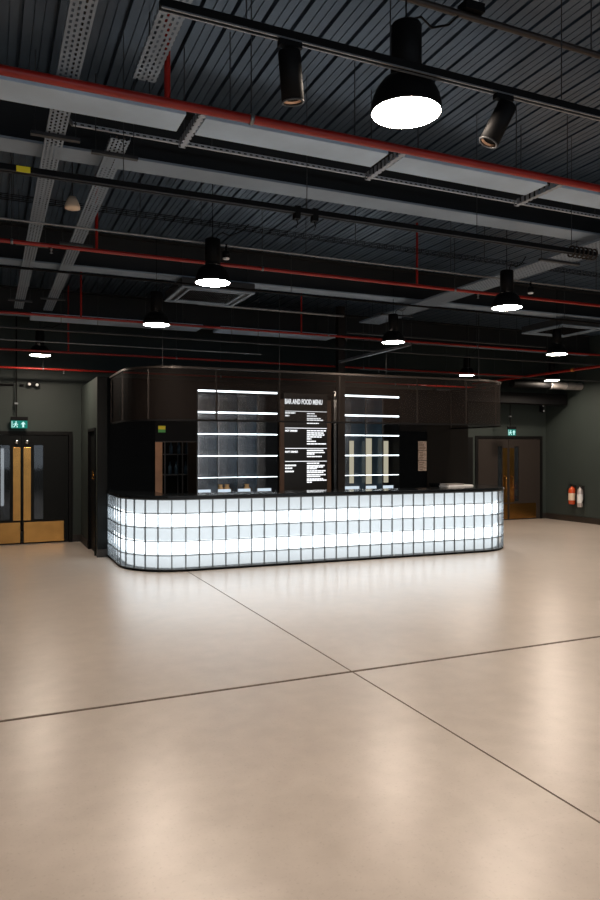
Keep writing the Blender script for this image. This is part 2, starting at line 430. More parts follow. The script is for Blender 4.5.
BK = MB()
BK.box(1.78, 2.59, KY, KY + .12, 0, KH)
struct('wall_kiosk_black', BK, 'black', 'black panel wall behind the left end of the counter')
struct('wall_kiosk_header', MB().box(2.59, 3.32, KY, KY + .12, 1.90, KH).box(3.32, 7.42, KY, KY + .12, 2.80, KH).box(7.42, 8.05, KY, KY + .12, 2.12, KH), 'blackpaint', 'dark header over the back bar')
struct('wall_kiosk_right', MB().box(8.05, KX1, KY, KY + .12, 0, KH).box(KX1 - .12, KX1, KY + .12, YB, 0, KH), 'kioskbrown', 'dark brown-grey wall behind the right end of the counter')
struct('wall_kiosk_back', MB().box(1.78, KX1 - .12, 13.6, 13.7, 0, KH), 'blackpaint', 'dark rear wall of the store room behind the bar')
struct('wall_store', MB().box(2.50, 2.97, 13.15, 13.25, 0, KH), 'timber', 'brown timber lining seen through the opening behind the bar')
struct('ceiling_store', MB().box(1.78, 5.0, KY + .12, 13.6, KH - .06, KH), 'blackpaint', 'dark lid of the store room')
struct('trim_4', MB().box(2.59, 3.30, KY - .01, KY + .13, 1.885, 1.90), 'bronze', 'pale edge over the opening behind the bar')
struct('trim_5', MB().box(7.42, 8.05, KY + .02, KY + .08, 0, 2.12), 'black', 'black panel beside the right bottle shelves')

# store-room rack
rk = thing('storage_rack', (3.45, 13.2, 0), 'dark wire storage rack seen through the opening behind the bar', 'rack')
r_ = MB()
for x in (2.99, 3.32, 3.66, 4.0):
    for y in (13.02, 13.38): r_.box(x - .01, x + .01, y - .01, y + .01, 0, 1.95)
r_.build('post', 'dim', rk)
for z in (.4, .85, 1.28, 1.66, 1.90):
    MB().box(2.98, 4.01, 13.02, 13.38, z, z + .015).build('shelf', 'dim', rk)
for i, (x, z) in enumerate(((3.10, 1.295), (3.22, 1.295), (3.40, 1.295), (3.12, 1.675), (3.27, 1.675), (3.42, 1.675))):
    t = MB().lathe([(0, 0), (.035, 0), (.035, .14), (.012, .19), (.012, .24), (0, .24)], (x, 13.1, z), 12).build('bottle', 'divider')
    tag(t, '%s dark bottle from the left on the %s shelf of the store room rack' % (('first', 'second', 'third')[i % 3], ('middle', 'upper')[i // 3]), 'bottle', 'bottles on the store room rack')
t = thing('store_fill_lamp', (2.75, 12.6, 2.85), 'small unseen lamp added on the store room ceiling to light the lining', 'light')
MB().box(2.6, 2.9, 12.5, 12.7, 2.86, 2.89).build('housing', 'blackpaint', t)
MB().box(2.62, 2.88, 12.52, 12.68, 2.85, 2.86).build('diffuser', 'store_fill', t)
# sign over the opening
t = thing('fire_sign', (2.69, 11.99, 2.07), 'small yellow and green sign over the opening behind the bar', 'sign')
MB().box(2.64, 2.76, 11.985, 12.0, 2.10, 2.16).build('yellow_half', 'sign_yellow', t)
MB().box(2.64, 2.76, 11.985, 12.0, 2.05, 2.10).build('green_half', 'sign_green', t)

# ---------------------------------------------------------------- back-bar shelving
def shelving(x0, x1, divs, label, strips, dim):
    D = .62; z0, z1 = .90, 2.80
    r = thing('bottle_shelving', ((x0 + x1) / 2, KY + D / 2, 0), label, 'shelving', 'lit glass shelving units behind the bar')
    MB().box(x0, x0 + .012, KY + .001, KY + D, 0, z1).box(x1 - .012, x1, KY + .001, KY + D, 0, z1).box(x0 + .012, x1 - .012, KY + .03, KY + D, z1 - .02, z1).build('carcass', 'blackpaint', r)
    MB().box(x0 + .012, x1 - .012, KY + .03, KY + D, 0, z0).build('base_cabinet', 'top', r)
    MB().box(x0 + .012, x1 - .012, KY + D - .02, KY + D, z0, z1 - .02).build('mirror_back', 'mirror', r)
    for x in divs:
        MB().box(x - .006, x + .006, KY + .02, KY + D - .02, z0, z1 - .03).build('divider', 'divider', r)
        MB().box(x - .006, x + .006, KY + .0075, KY + .020, z0, z1 - .03).build('divider_edge', 'dim', r)
    for z in (1.265, 1.645, 2.03, 2.41):
        sh = MB().box(x0 + .012, x1 - .012, KY + .03, KY + D - .02, z - .006, z + .006).build('shelf', 'clear', r)
        h = .014 if z > 2.2 else .007 if z > 1.4 else .0035
        MB().box(x0 + .012, x1 - .012, KY + .008, KY + .022, z - h, z + h).build('light_strip', 'shelf_led', sh)
    MB().box(x0 + .012, x1 - .012, KY + .008, KY + .022, z1 - .03, z1).build('light_strip', 'shelf_led', r)
    MB().box(x0 + .012, x1 - .012, KY + .05, KY + .3, z0, z0 + .012).build('worktop', 'white', r)
    ed = [x0] + list(divs) + [x1]
    for a, b in zip(ed[:-1], ed[1:]):
        MB().box(a + .015, b - .11, KY + .06, KY + .07, z0, 1.055).build('worktop_glow', 'worktop_glow', r)  # glowing panel in place of the reflected bright band
    for (yy) in (KY + .0, KY + D + .01):
        MB().box(x0 - .008, x0, yy - .006, yy + .006, 1.0, z1).build('edge_trim', 'dim', r)
    for (a, b, za, zb) in strips:  # painted reflections, built as glowing strips
        MB().box(a, b, KY + .30, KY + .315, za, zb).build('reflection_strip', 'cream_reflection', r)
    return r
shelving(3.32, 4.83, (3.69, 4.06, 4.43), 'lit glass bottle shelving with four bays left of the menu board', [], True)
shelving(6.15, 7.41, (6.65, 7.03), 'lit glass bottle shelving with three bays right of the menu board', [(6.46, 6.55, 1.10, 1.93), (6.82, 6.95, 1.08, 1.98), (7.23, 7.33, 1.10, 1.93)], False)
# a few jugs and glasses kept on the low shelf of the left unit
jug = thing('glass_jug', (3.80, 12.2, .912), 'x', 'jug', 'amber jugs on the left bottle shelving')
MB().lathe([(0, 0), (.05, 0), (.06, .06), (.05, .15), (.035, .19), (.045, .22), (.040, .22), (.03, .19), (.045, .15), (.05, .06), (.04, .01), (0, .01)], (3.80, 12.2, .912), 16).build('bowl', mat('amber glass', (.55, .33, .14), .2), jug)
MB().tube([(3.85, 12.2, .95), (3.89, 12.2, .98), (3.89, 12.2, 1.05), (3.85, 12.2, 1.08)], .008, 6).build('handle', 'brass', jug)
jug['label'] = 'leftmost amber jug on the low shelf of the left bottle shelving'
copy_thing(jug, (3.93, 12.22, .912), 'second amber jug from the left in the left bottle shelving')
copy_thing(jug, (4.30, 12.2, .912), 'amber jug standing alone near the middle of the left bottle shelving')

# steel column + lit edge
t = thing('steel_column', (6.07, 11.93, 0), 'slim dark steel column rising from the bar beside the menu board', 'column')
MB().box(6.0, 6.145, 11.89, 11.905, 0, ZD - .001).box(6.0, 6.145, 11.975, 11.99, 0, ZD - .001).box(6.065, 6.08, 11.905, 11.975, 0, ZD - .001).build('post', 'bronze', t)
MB().box(5.93, 5.985, 11.93, 11.99, 0, 2.85).build('edge_channel', 'chrome', t)

# ---------------------------------------------------------------- menu board
mb_ = thing('menu_board', (5.37, 11.96, .6), 'tall dark menu board with white lettering between the lit shelves', 'menu board')
MB().box(4.93, 5.80, 11.95, 11.985, .9, 2.79).build('board', 'menu', mb_)
MB().box(4.85, 4.93, 11.945, 11.999, .9, 2.68).box(5.80, 5.88, 11.945, 11.999, .9, 2.68).build('side_trim', 'trimbrown', mb_)
def text_at(txt, x0, x1, z0, z1, y, name, parent, m, bold=.02):
    cu = bpy.data.curves.new('txt', 'FONT'); cu.body = txt; cu.offset = bold; cu.extrude = .002; cu.resolution_u = 3
    to = bpy.data.objects.new('txt', cu); COL.objects.link(to)
    dg = bpy.context.evaluated_depsgraph_get()
    me = bpy.data.meshes.new_from_object(to.evaluated_get(dg))
    vs = [v.co.copy() for v in me.vertices]; fs = [tuple(p.vertices) for p in me.polygons]
    bpy.data.objects.remove(to); bpy.data.curves.remove(cu); bpy.data.meshes.remove(me)
    ax, bx = min(v.x for v in vs), max(v.x for v in vs); ay, by = min(v.y for v in vs), max(v.y for v in vs)
    b = MB(); b.add([(x0 + (v.x - ax) / (bx - ax) * (x1 - x0), y - v.z, z0 + (v.y - ay) / (by - ay) * (z1 - z0)) for v in vs], fs)
    return b.build(name, m, parent)
YT = 11.9475
text_at('BAR AND FOOD MENU', 4.945, 5.70, 2.59, 2.685, YT, 'heading', mb_, 'letter', .03)
text_at('HOT DRINKS', 4.95, 5.19, 2.085, 2.12, YT, 'section_title', mb_, 'letter', .03)
text_at('SOFT DRINKS', 4.95, 5.20, 1.70, 1.735, YT, 'section_title', mb_, 'letter', .03)
def mlines(rows, name):
    b = MB()
    for (x, z, w, h) in rows:
        cx = x
        while cx < x + w - .01:                      # word-like dashes, too small to read
            ww = min(random.uniform(.035, .085), x + w - cx)
            b.box(cx, cx + ww, YT - .002, 11.9495, z, z + h); cx += ww + .008
    return b.build(name, 'letter', mb_)
mlines([(4.95, 2.435 - .02, .20, .026), (4.95, 2.365, .08, .026)], 'section_title')
mlines([(4.95, 1.455, .23, .026), (4.95, 1.405, .14, .024), (4.95, 1.345, .17, .026)], 'section_title')
def zof(y): return 1.75 + (450 - y) / 710 * 13.2
rows = []; ys_ = []
for y, w in ((413.8, .17), (416.2, .20), (418.6, .28), (420.3, .33), (423.3, .24), (430.8, .40), (433, .34), (435, .36), (437, .30), (439, .09), (441.4, .18), (443.9, .39), (450.4, .34), (452.5, .36), (454, .16), (456.5, .30),
             (463.2, .25), (465.5, .36), (467, .33), (468.6, .20), (470.8, .38), (472.4, .35), (474.7, .38), (476.4, .28), (478.8, .33), (480.2, .40), (482, .10)):
    ys_.append(y); rows.append((5.385, zof(y) - .010, w, .020))
for (lo, hi) in ((410, 427), (427, 446), (446, 460), (460, 490)):
    mlines([q for q, yy in zip(rows, ys_) if lo < yy < hi], 'small_print')
for y in (411.8, 428.4, 448.4, 461.2):
    MB().box(4.95, 5.79, YT - .002, 11.9495, zof(y) - .005, zof(y) + .005).build('rule_line', 'letter', mb_)

# notices on the black panel
ps = thing('notice_strip', (7.95, 12.0, 1.33), 'tall brown three-part notice on the black wall at the right of the bar', 'notice')
for k, (za, zb) in enumerate(((1.75, 1.925), (1.545, 1.74), (1.335, 1.535))):
    s_ = MB().box(7.845, 8.04, 12.005, 12.018, za, zb).build('sheet', 'paper', ps)
    b = MB()
    for q in range(5):
        z = za + .02 + q * (zb - za - .03) / 5
        b.box(7.865, 7.865 + random.uniform(.08, .15), 12.002, 12.005, z, z + .012)
    b.build('print', 'paper_ink', s_)

# ================================================================ COUNTER
TH = math.radians(-1.8); R1, R2, LEN = .87, .93, 5.06
C1 = Vector((2.67, 10.885)); T_ = Vector((math.cos(TH), math.sin(TH))); N_ = Vector((math.sin(TH), -math.cos(TH)))
C2 = C1 + N_ * R1 + T_ * LEN - N_ * R2
def outline(i, yb=11.92, seg=14):
    pts = [(C1.x - R1 + i, yb)]
    a0, a1 = PI, 1.5 * PI + TH
    for k in range(seg + 1):
        a = a0 + (a1 - a0) * k / seg; pts.append((C1.x + (R1 - i) * math.cos(a), C1.y + (R1 - i) * math.sin(a)))
    for k in range(seg + 1):
        a = a1 + (2 * PI - a1) * k / seg; pts.append((C2.x + (R2 - i) * math.cos(a), C2.y + (R2 - i) * math.sin(a)))
    pts.append((C2.x + R2 - i, yb))
    return pts
def walk(pts):
    P = [Vector(p) for p in pts]; S = [0]
    for i in range(1, len(P)): S.append(S[-1] + (P[i] - P[i - 1]).length)
    def at(s):
        s = max(0, min(S[-1], s))
        for i in range(1, len(S)):
            if s <= S[i]:
                f = (s - S[i - 1]) / (S[i] - S[i - 1]); return P[i - 1].lerp(P[i], f), (P[i] - P[i - 1]).normalized()
        return P[-1], (P[-1] - P[-2]).normalized()
    return at, S[-1]
ct = thing('bar_counter', (5.17, 10.9, 0), 'long curved bar counter faced with glowing glass blocks', 'bar counter')
fine = outline(0, seg=40); at, TOT = walk(fine)
PITCH = .1984; s0 = (11.92 - C1.y) + R1 * (PI / 2 + TH) - .04
s0 -= int(s0 / PITCH) * PITCH
marks = [0.0] if s0 < .03 else [0.0, s0]
s = s0
while s + PITCH < TOT - .03: s += PITCH; marks.append(s)
marks.append(TOT)
Z0, RH = .035, .2
bl = MB(); mo = MB()
for i in range(len(marks) - 1):
    sa, sb = marks[i] + .007, marks[i + 1] - .007
    if sb - sa < .02: continue
    (pa, _), (pb, _) = at(sa), at(sb); t = (pb - pa).normalized(); n = Vector((t.y, -t.x))
    for k in range(5):
        za, zb = Z0 + k * RH + .006, Z0 + (k + 1) * RH - .006; q = .014
        def P3(p, out, z): v = p + n * out; return (v.x, v.y, z)
        vs = [P3(pa, 0, za), P3(pb, 0, za), P3(pb, 0, zb), P3(pa, 0, zb),
              P3(pa + t * q, .008, za + q), P3(pb - t * q, .008, za + q), P3(pb - t * q, .008, zb - q), P3(pa + t * q, .008, zb - q)]
        bl.add(vs, [(4, 5, 6, 7), (0, 1, 5, 4), (1, 2, 6, 5), (2, 3, 7, 6), (3, 0, 4, 7)])
bl.build('glass_block_wall', 'block', ct)
for i, m_ in enumerate(marks):
    p, t = at(m_); n = Vector((t.y, -t.x)); a = p + n * .012; b = p - n * .010
    mo.bar((a.x, a.y, (Z0 + Z0 + 1) / 2), (b.x, b.y, (Z0 + Z0 + 1) / 2), .0145, 1.0)
mo.build('upright_joint_bar', 'mortar', ct)
hb = MB()
for k in range(0, 6):
    z = Z0 + k * RH; hb.ring(outline(-.011), outline(.010), z - .006, z + .006)
hb.build('level_joint_bar', 'mortar', ct)
MB().ring(outline(.105), outline(.11), Z0 + .01, Z0 + .99).build('backlight_panel', 'led_soft', ct)
for k in (1, 3):
    MB().ring(outline(.085), outline(.095), Z0 + k * RH + .002, Z0 + (k + 1) * RH - .002).build('light_bar', 'led_bright', ct)
MB().ring(outline(-.006), outline(.14), 0, .03).build('plinth', 'black', ct)
MB().ring(outline(.115), outline(.16), .03, 1.04).build('carcass', 'blackpaint', ct)
MB().ring(outline(-.03), outline(.62), 1.045, 1.095).build('countertop', 'top', ct, bevel=.006)
MB().ring(outline(.55), outline(.58), 0, 1.045).build('rear_panel', 'blackpaint', ct)
t = thing('menu_stack', (7.95, 10.7, 1.096), 'flat white stack of menus lying on the right end of the counter', 'menus')
mm = Matrix.Translation((7.75, 10.62, 1.096)) @ Matrix.Rotation(.1, 4, 'Z')
MB().box(-.30, .30, -.12, .12, 0, .012, mm).box(-.27, .29, -.11, .12, .012, .026, mm).build('sheets', 'white', t)
MB().box(-.30, .10, -.10, .10, .027, .05, mm).build('cover', 'duct_grey', t)

# ---------------------------------------------------------------- mesh canopy
cn = thing('mesh_canopy', (5.17, 10.9, 2.18), 'bronze mesh canopy hanging over the curved bar counter', 'canopy')
MB().ring(outline(.045, 11.99), outline(.047, 11.99), 2.19, 2.94).build('mesh_screen', 'mesh', cn)
MB().ring(outline(.03, 11.99), outline(.065, 11.99), 2.93, 2.96).build('top_rail', 'bronze', cn)
MB().ring(outline(.035, 11.99), outline(.06, 11.99), 2.17, 2.195).build('bottom_rail', 'blackpaint', cn)
cat, ctot = walk(outline(.055, 11.99, 30))
s = .0
def s_at_x(x):
    lo, hi = 1.5, ctot - 1.5
    for _ in range(40):
        m_ = (lo + hi) / 2
        if cat(m_)[0].x < x: lo = m_
        else: hi = m_
    return lo
for sx in [.02, 1.1] + [s_at_x(x) for x in (2.12, 3.07, 4.06, 5.07, 6.48, 7.44)] + [ctot - 1.9 + .45, ctot - .02]:
    p, t_ = cat(sx)
    po = MB().bar((p.x, p.y, 2.18), (p.x, p.y, 2.95), .014, .02).build('post', 'bronze', cn)
for sx in [s_at_x(x) for x in (2.3, 4.06, 5.9, 7.7)]:
    p, t_ = cat(sx)
    MB().tube([(p.x, p.y, 2.95), (p.x, p.y, ZD - .002)], .004, 6).build('hanger_wire', 'dim', cn)

# ================================================================ CEILING STRUCTURE
def beam(y, label):
    r = thing('steel_beam', (3.5, y, 4.0), label, 'beam', 'steel beams under the deck')
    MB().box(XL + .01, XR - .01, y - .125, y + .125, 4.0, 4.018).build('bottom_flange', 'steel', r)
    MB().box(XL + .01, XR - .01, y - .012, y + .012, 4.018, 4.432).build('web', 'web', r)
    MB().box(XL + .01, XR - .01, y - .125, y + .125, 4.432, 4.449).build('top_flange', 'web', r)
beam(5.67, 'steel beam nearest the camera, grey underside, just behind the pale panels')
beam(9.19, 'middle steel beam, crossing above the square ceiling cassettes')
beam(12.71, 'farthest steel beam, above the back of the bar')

# radiant panels
xs = [-1.62, -.21, 1.20, 2.63, 4.05, 5.46, 6.88]
plabs = ['pale ceiling panel left of frame edge, first of the front row', 'pale ceiling panel at the upper left of the photo, left of the first slotted bracket',
         'pale ceiling panel between the first and second slotted brackets', 'pale ceiling panel between the second and third slotted brackets, right of the big lamp',
         'pale ceiling panel at the right edge of the photo, beyond the third slotted bracket', 'pale ceiling panel last on the right in the front row']
for i in range(1, 5):
    a, b = xs[i] + .03, xs[i + 1] - .09
    r = thing('ceiling_panel', ((a + b) / 2, 4.38, 3.80), plabs[i], 'panel', 'pale panels in the front row')
    MB().box(a, b, 4.26, 4.51, 3.80, 3.85).build('panel', 'soffit', r, bevel=.004)
    for x in (a + .2, b - .2): MB().tube([(x, 4.38, 3.85), (x, 4.38, ZD - .002)], .004, 6).build('hanger_rod', 'dim', r)
for i, x in enumerate(xs[2:6]):
    r = thing('slotted_bracket', (x, 4.45, 3.80), ['first slotted steel bracket from the left, at the end of the upper left ceiling panel', 'second slotted steel bracket from the left, right of the middle of the ceiling panels',
              'third slotted steel bracket from the left, near the right edge', 'fourth slotted steel bracket, rightmost of the row'][i], 'bracket', 'slotted brackets across the ceiling panels')
    MB().box(x - .022, x + .022, 4.20, 4.72, 3.793, 3.797).box(x - .024, x - .020, 4.20, 4.72, 3.797, 3.84).build('angle', 'brace', r)
    MB().tube([(x, 4.66, 3.797), (x, 4.66, ZD - .002)], .004, 6).build('hanger_rod', 'dim', r)
for i, (a, b) in enumerate(((.6, 3.3), (3.6, 5.8))):
    r = thing('ceiling_panel', ((a + b) / 2, 11.77, 3.80), ['distant pale ceiling panel above the left half of the bar', 'distant pale ceiling panel above the middle of the bar'][i], 'panel', 'pale panels in the far row')
    MB().box(a, b, 11.55, 12.0, 3.80, 3.85).build('panel', 'soffit', r, bevel=.004)
    for x in (a + .3, b - .3): MB().tube([(x, 11.75, 3.85), (x, 11.75, ZD - .002)], .004, 6).build('hanger_rod', 'dim', r)

# slotted strip beside the first beam
t = thing('slotted_strip', (3.0, 5.36, 4.08), 'long pale slotted metal strip with a bent left end below the first beam', 'strip')
MB().box(.56, 8.6, 5.355, 5.360, 4.097, 4.123).box(.56, 8.6, 5.360, 5.375, 4.097, 4.100).build('strip', 'strip', t)
MB().bar((.56, 5.36, 4.10), (.40, 5.20, 4.22), .006, .035).build('bent_end', 'galv', t)
for x in (1.6, 3.6, 5.6, 7.6): MB().tube([(x, 5.36, 4.12), (x, 5.36, ZD - .002)], .004, 6).build('hanger_rod', 'dim', t)

# cable trays along the hall
def tray(x0, x1, y0, y1, z, label, cross=(), m='tray', cab=0):
    r = thing('cable_tray', ((x0 + x1) / 2, (y0 + y1) / 2, z), label, 'cable tray', 'perforated cable trays running down the hall')
    MB().box(x0, x1, y0, y1, z, z + .002).box(x0 - .002, x0, y0, y1, z, z + .025).box(x1, x1 + .002, y0, y1, z, z + .025).build('tray', m, r)
    if cab:
        b = MB()
        for k in range(cab):
            xx = x0 + (x1 - x0) * (k + .7) / (cab + .4); pts = []
            y = y0
            while y < y1: pts.append((xx + random.uniform(-.006, .006), y, z + .013)); y += .5
            pts.append((xx, y1, z + .013)); b.tube(pts, .007, 6)
        b.build('cable', 'cables', r)
    for y in cross:
        MB().box(x0 - .10, x1 + .10, y - .02, y + .02, z - .026, z - .003).build('support_bar', 'dim', r)
        for x in (x0 - .07, x1 + .07): MB().tube([(x, y, z - .01), (x, y, ZD - .002)], .004, 6).build('hanger_rod', 'dim', r)
    return r
tray(.36, .48, 1.9, 11.6, 3.9, 'narrow perforated cable tray at the far left of the ceiling', (5.1, 7.9, 10.9), cab=2)
tray(.765, .895, 3.2, 4.15, 3.9, 'short perforated cable tray above the red pipe, right of the upper left tray', (), cab=0)
tray(.775, .905, 5.0, 11.6, 3.9, 'narrow perforated cable tray second from the left, beyond the beam', (5.25, 7.7, 10.6), cab=2)
tray(5.75, 6.13, 4.0, 10.6, 3.9, 'wide perforated cable tray on the right side of the ceiling', (6.2, 9.7), cab=4)

# sprinkler pipes across
def pipe(y, z, x0, x1, r_, label, risers=(), rods=()):
    r = thing('sprinkler_pipe', ((x0 + x1) / 2, y, z), label, 'pipe', 'red sprinkler pipes')
    MB().tube([(x0 + (x1 - x0) * k / 8, y, z) for k in range(9)], r_, 12).build('pipe', 'red', r)
    for x in risers:
        MB().tube([(x, y, z), (x, y, ZD - .004)], r_ * .7, 8).build('riser', 'red', r)
    for x in rods:
        h = MB(); h.tube([(x, y, z + r_), (x, y, ZD - .002)], .004, 6)
        h.build('hanger_rod', 'dim', r)
        MB().lathe([(r_ + .002, -.012), (r_ + .006, -.012), (r_ + .006, .012), (r_ + .002, .012)], (x, y, z), 14, Matrix.Rotation(PI / 2, 3, 'Y')).build('clamp', 'galv', r)
    for x in [q + .35 for q in rods[::2]]:
        MB().lathe([(0, -.055), (.016, -.055), (.006, -.045), (.006, -.03), (.012, -.028), (.012, 0), (0, 0)], (x, y, z - r_ + .004), 10).build('sprinkler_head', 'galv', r)
    return r
pipe(3.95, 3.70, -4.5, 12.9, .026, 'thick red sprinkler pipe nearest the camera, in front of the pale panels', (.92,), (-1.2, 1.42, 4.2, 6.9))
pipe(7.16, 3.70, -4.5, 12.9, .020, 'red sprinkler pipe between the first and middle beams', (.97, 4.66), (.2, 2.7, 5.2, 7.6))
pipe(10.88, 3.70, -4.5, 12.9, .020, 'red sprinkler pipe passing just above the pendants in front of the bar', (1.25, 4.8), (-.5, 2.2, 5.3, 8.4))
pipe(12.19, 3.35, -4.5, 10.67, .018, 'thin red sprinkler pipe low over the back of the bar', (1.2,), (-1.2, 3.0, 6.7, 9.2))
pipe(13.47, 3.20, -4.5, 10.65, .018, 'farthest red sprinkler pipe, close to the back wall', (), (.9, 4.2, 8.2))
r = thing('sprinkler_main', (10.69, 9.4, 3.35), 'red sprinkler main running down the right side of the hall to the back wall', 'pipe')
MB().tube([(10.69, 3.0 + k, 3.35) for k in range(12)], .028, 12).build('pipe', 'red', r)
for y in (5.5, 8.5, 11.5, 13.2): MB().tube([(10.69, y, 3.37), (10.69, y, ZD - .002)], .004, 6).build('hanger_rod', 'dim', r)
MB().lathe([(.03, -.03), (.038, -.03), (.038, .03), (.03, .03)], (10.69, 10.8, 3.35), 14, Matrix.Rotation(PI / 2, 3, 'X')).build('coupling', 'orange', r)

# plain conduits across
def conduit(y, z, x0, x1, r_, label, m='dim', rods=()):
    r = thing('conduit', ((x0 + x1) / 2, y, z), label, 'conduit', 'thin conduits across the ceiling')
    MB().tube([(x0 + (x1 - x0) * k / 6, y, z) for k in range(7)], r_, 8).build('pipe', m, r)
    for x in rods: MB().tube([(x, y, z), (x, y, ZD - .002)], .004, 6).build('hanger_rod', 'dim', r)
    return r
conduit(3.09, 4.05, 1.2, 8.5, .018, 'bronze coloured conduit at the top right corner', 'bronze', (1.5, 3.2, 4.6))
conduit(6.68, 3.76, -3.5, 12.5, .009, 'thin pale conduit carrying the small downlights', 'galv', (-.4, 1.3, 3.0, 4.8, 7.0))
conduit(10.40, 3.95, 2.9, 5.35, .018, 'short pale conduit beside the left ceiling cassette', 'galv', (3.2, 5.1))
conduit(10.59, 3.72, 5.5, 9.8, .015, 'conduit between the wide tray and the right cassette', 'dim', (6.0, 8.7))
conduit(10.94, 3.50, -3.5, 12.5, .016, 'grey conduit below the red pipe above the bar', 'dim', (-.6, 1.5, 3.6, 7.0, 9.4))
conduit(11.20, 3.36, -3.5, 4.2, .008, 'thin conduit low over the left half of the bar', 'galv', (-.5, 1.0, 4.15))
conduit(11.60, 3.25, 6.3, 12.5, .010, 'thin conduit low over the right half of the bar', 'dim', (6.5, 9.0, 11.6))
conduit(8.25, 3.72, -3.5, 12.5, .014, 'black conduit between the red pipe and the middle beam', 'blackpaint', (-1, 3.5, 8.0))
# cable basket
t = thing('cable_basket', (3.5, 6.72, 3.95), 'dark narrow wire cable basket crossing below the lit deck', 'cable tray')
b = MB()
for (yy, zz) in ((6.70, 3.95), (6.745, 3.95), (6.70, 3.985), (6.745, 3.985)): b.tube([(-3.5, yy, zz), (11.5, yy, zz)], .004, 5)
x = -3.5
while x < 11.5: b.tube([(x, 6.70, 3.985), (x, 6.70, 3.95), (x, 6.745, 3.95), (x, 6.745, 3.985)], .003, 4); x += .09
b.build('basket', 'blackpaint', t)
for x in (.2, 1.9, 3.6, 5.3, 7.2): MB().tube([(x, 6.72, 3.985), (x, 6.72, ZD - .002)], .004, 6).build('hanger_rod', 'dim', t)
# pale channel toward the column
t = thing('support_channel', (5.92, 10.45, 3.35), 'pale steel channel slanting toward the column top over the bar', 'channel')
MB().box(5.89, 5.95, 9.30, 11.66, 3.35, 3.36).box(5.89, 5.895, 9.30, 11.66, 3.36, 3.39).box(5.945, 5.95, 9.30, 11.66, 3.36, 3.39).build('channel', 'galv', t)
for y in (9.5, 11.4): MB().tube([(5.92, y, 3.36), (5.92, y, ZD - .002)], .004, 6).build('hanger_rod', 'dim', t)

# lighting tracks
def track(y, z, x0, x1, w, h, label, rods, lipmat='dim'):
    r = thing('lighting_track', ((x0 + x1) / 2, y, z), label, 'lighting track', 'black lighting tracks')
    MB().box(x0, x1, y - w / 2, y + w / 2, z + .006, z + h).build('track', 'blackpaint', r)
    MB().box(x0 + .005, x1 - .005, y - w / 2 + .002, y - w / 2 + .009, z, z + .006).box(x0 + .005, x1 - .005, y + w / 2 - .009, y + w / 2 - .002, z, z + .006).build('contact_lip', lipmat, r)
    for x in rods: MB().tube([(x, y, z + h), (x, y, ZD - .002)], .003, 6).build('hanger_wire', 'dim', r)
    return r
track(2.70, 3.435, .60, 7.0, .036, .038, 'black lighting track nearest the camera, carrying the two large spotlights', (.95, 1.62, 2.6, 4.2), 'galv')
track(4.66, 3.44, -2.2, 4.86, .05, .04, 'black lighting track in front of the first beam', (-.6, .8, 2.1, 3.6, 4.6))
t = thing('yellow_label', (.22, 4.63, 3.44), 'small yellow label on the second lighting track at the far left', 'label')
MB().box(.155, .235, 4.628, 4.634, 3.44, 3.475).build('plate', 'sign_yellow', t)
# hanging clamps on that track
for i, x in enumerate((2.02, 2.16)):
    t = thing('track_clamp', (x, 4.66, 3.40), ['left clamp with wires on the second lighting track at the centre', 'right clamp with a short tail on the second lighting track at the centre'][i], 'clamp', 'clamps on the second track')
    MB().box(x - .02, x + .02, 4.632, 4.688, 3.40, 3.49).build('body', 'blackpaint', t)
    MB().tube([(x, 4.66, 3.40), (x + .01, 4.66, 3.37), (x - .005, 4.66, 3.34)], .005, 6).build('tail', 'blackpaint', t)
t = thing('cable_coil', (4.80, 4.66, 3.42), 'coil of bronze rings at the right end of the second lighting track', 'coil')
b = MB()
for k in range(6):
    c = Vector((4.60 + k * .05, 4.66, 3.46)); b.tube([c + Vector((0, .045 * math.cos(a * PI / 6), .045 * math.sin(a * PI / 6))) for a in range(13)], .008, 6)
b.build('rings', 'bronze', t)

# spotlights on the first track
def spotlight(x, axis, name_label, r_=.047, L=.20):
    ax = Vector(axis).normalized()
    q = Vector((0, 0, 1)).rotation_difference(ax).to_matrix()
    t = thing('track_spotlight', (x, 2.70, 3.25), name_label, 'spotlight', 'spotlights on the nearest track')
    MB().box(x - .05, x + .05, 2.685, 2.715, 3.41, 3.434).build('adapter', 'blackpaint', t)
    MB().box(x - .010, x + .010, 2.694, 2.706, 3.34, 3.41).build('stem', 'blackpaint', t)
    top = Vector((x, 2.70, 3.35)) - ax * .045
    MB().lathe([(0, 0), (r_ * .9, 0), (r_, .008), (r_, L), (r_ - .004, L), (r_ - .006, L - .012), (0, L - .012)], top, 28, q).build('barrel', 'blackpaint', t)
    MB().lathe([(r_ - .006, L - .004), (r_ * .3, L - .03), (0, L - .03)], top, 24, q).build('lens', 'spot_lens', t)
    MB().lathe([(r_ - .008, L - .001), (r_ + .001, L - .001), (r_ + .001, L + .003), (r_ - .008, L + .003), (r_ - .008, L - .001)], top, 28, q).build('rim', 'dim', t)
    return t
spotlight(1.14, (.13, .10, -1), 'black cylinder spotlight hanging left of the big pendant lamp')
spotlight(2.24, (-.45, .22, -1), 'black cylinder spotlight tilted left, right of the big pendant lamp')

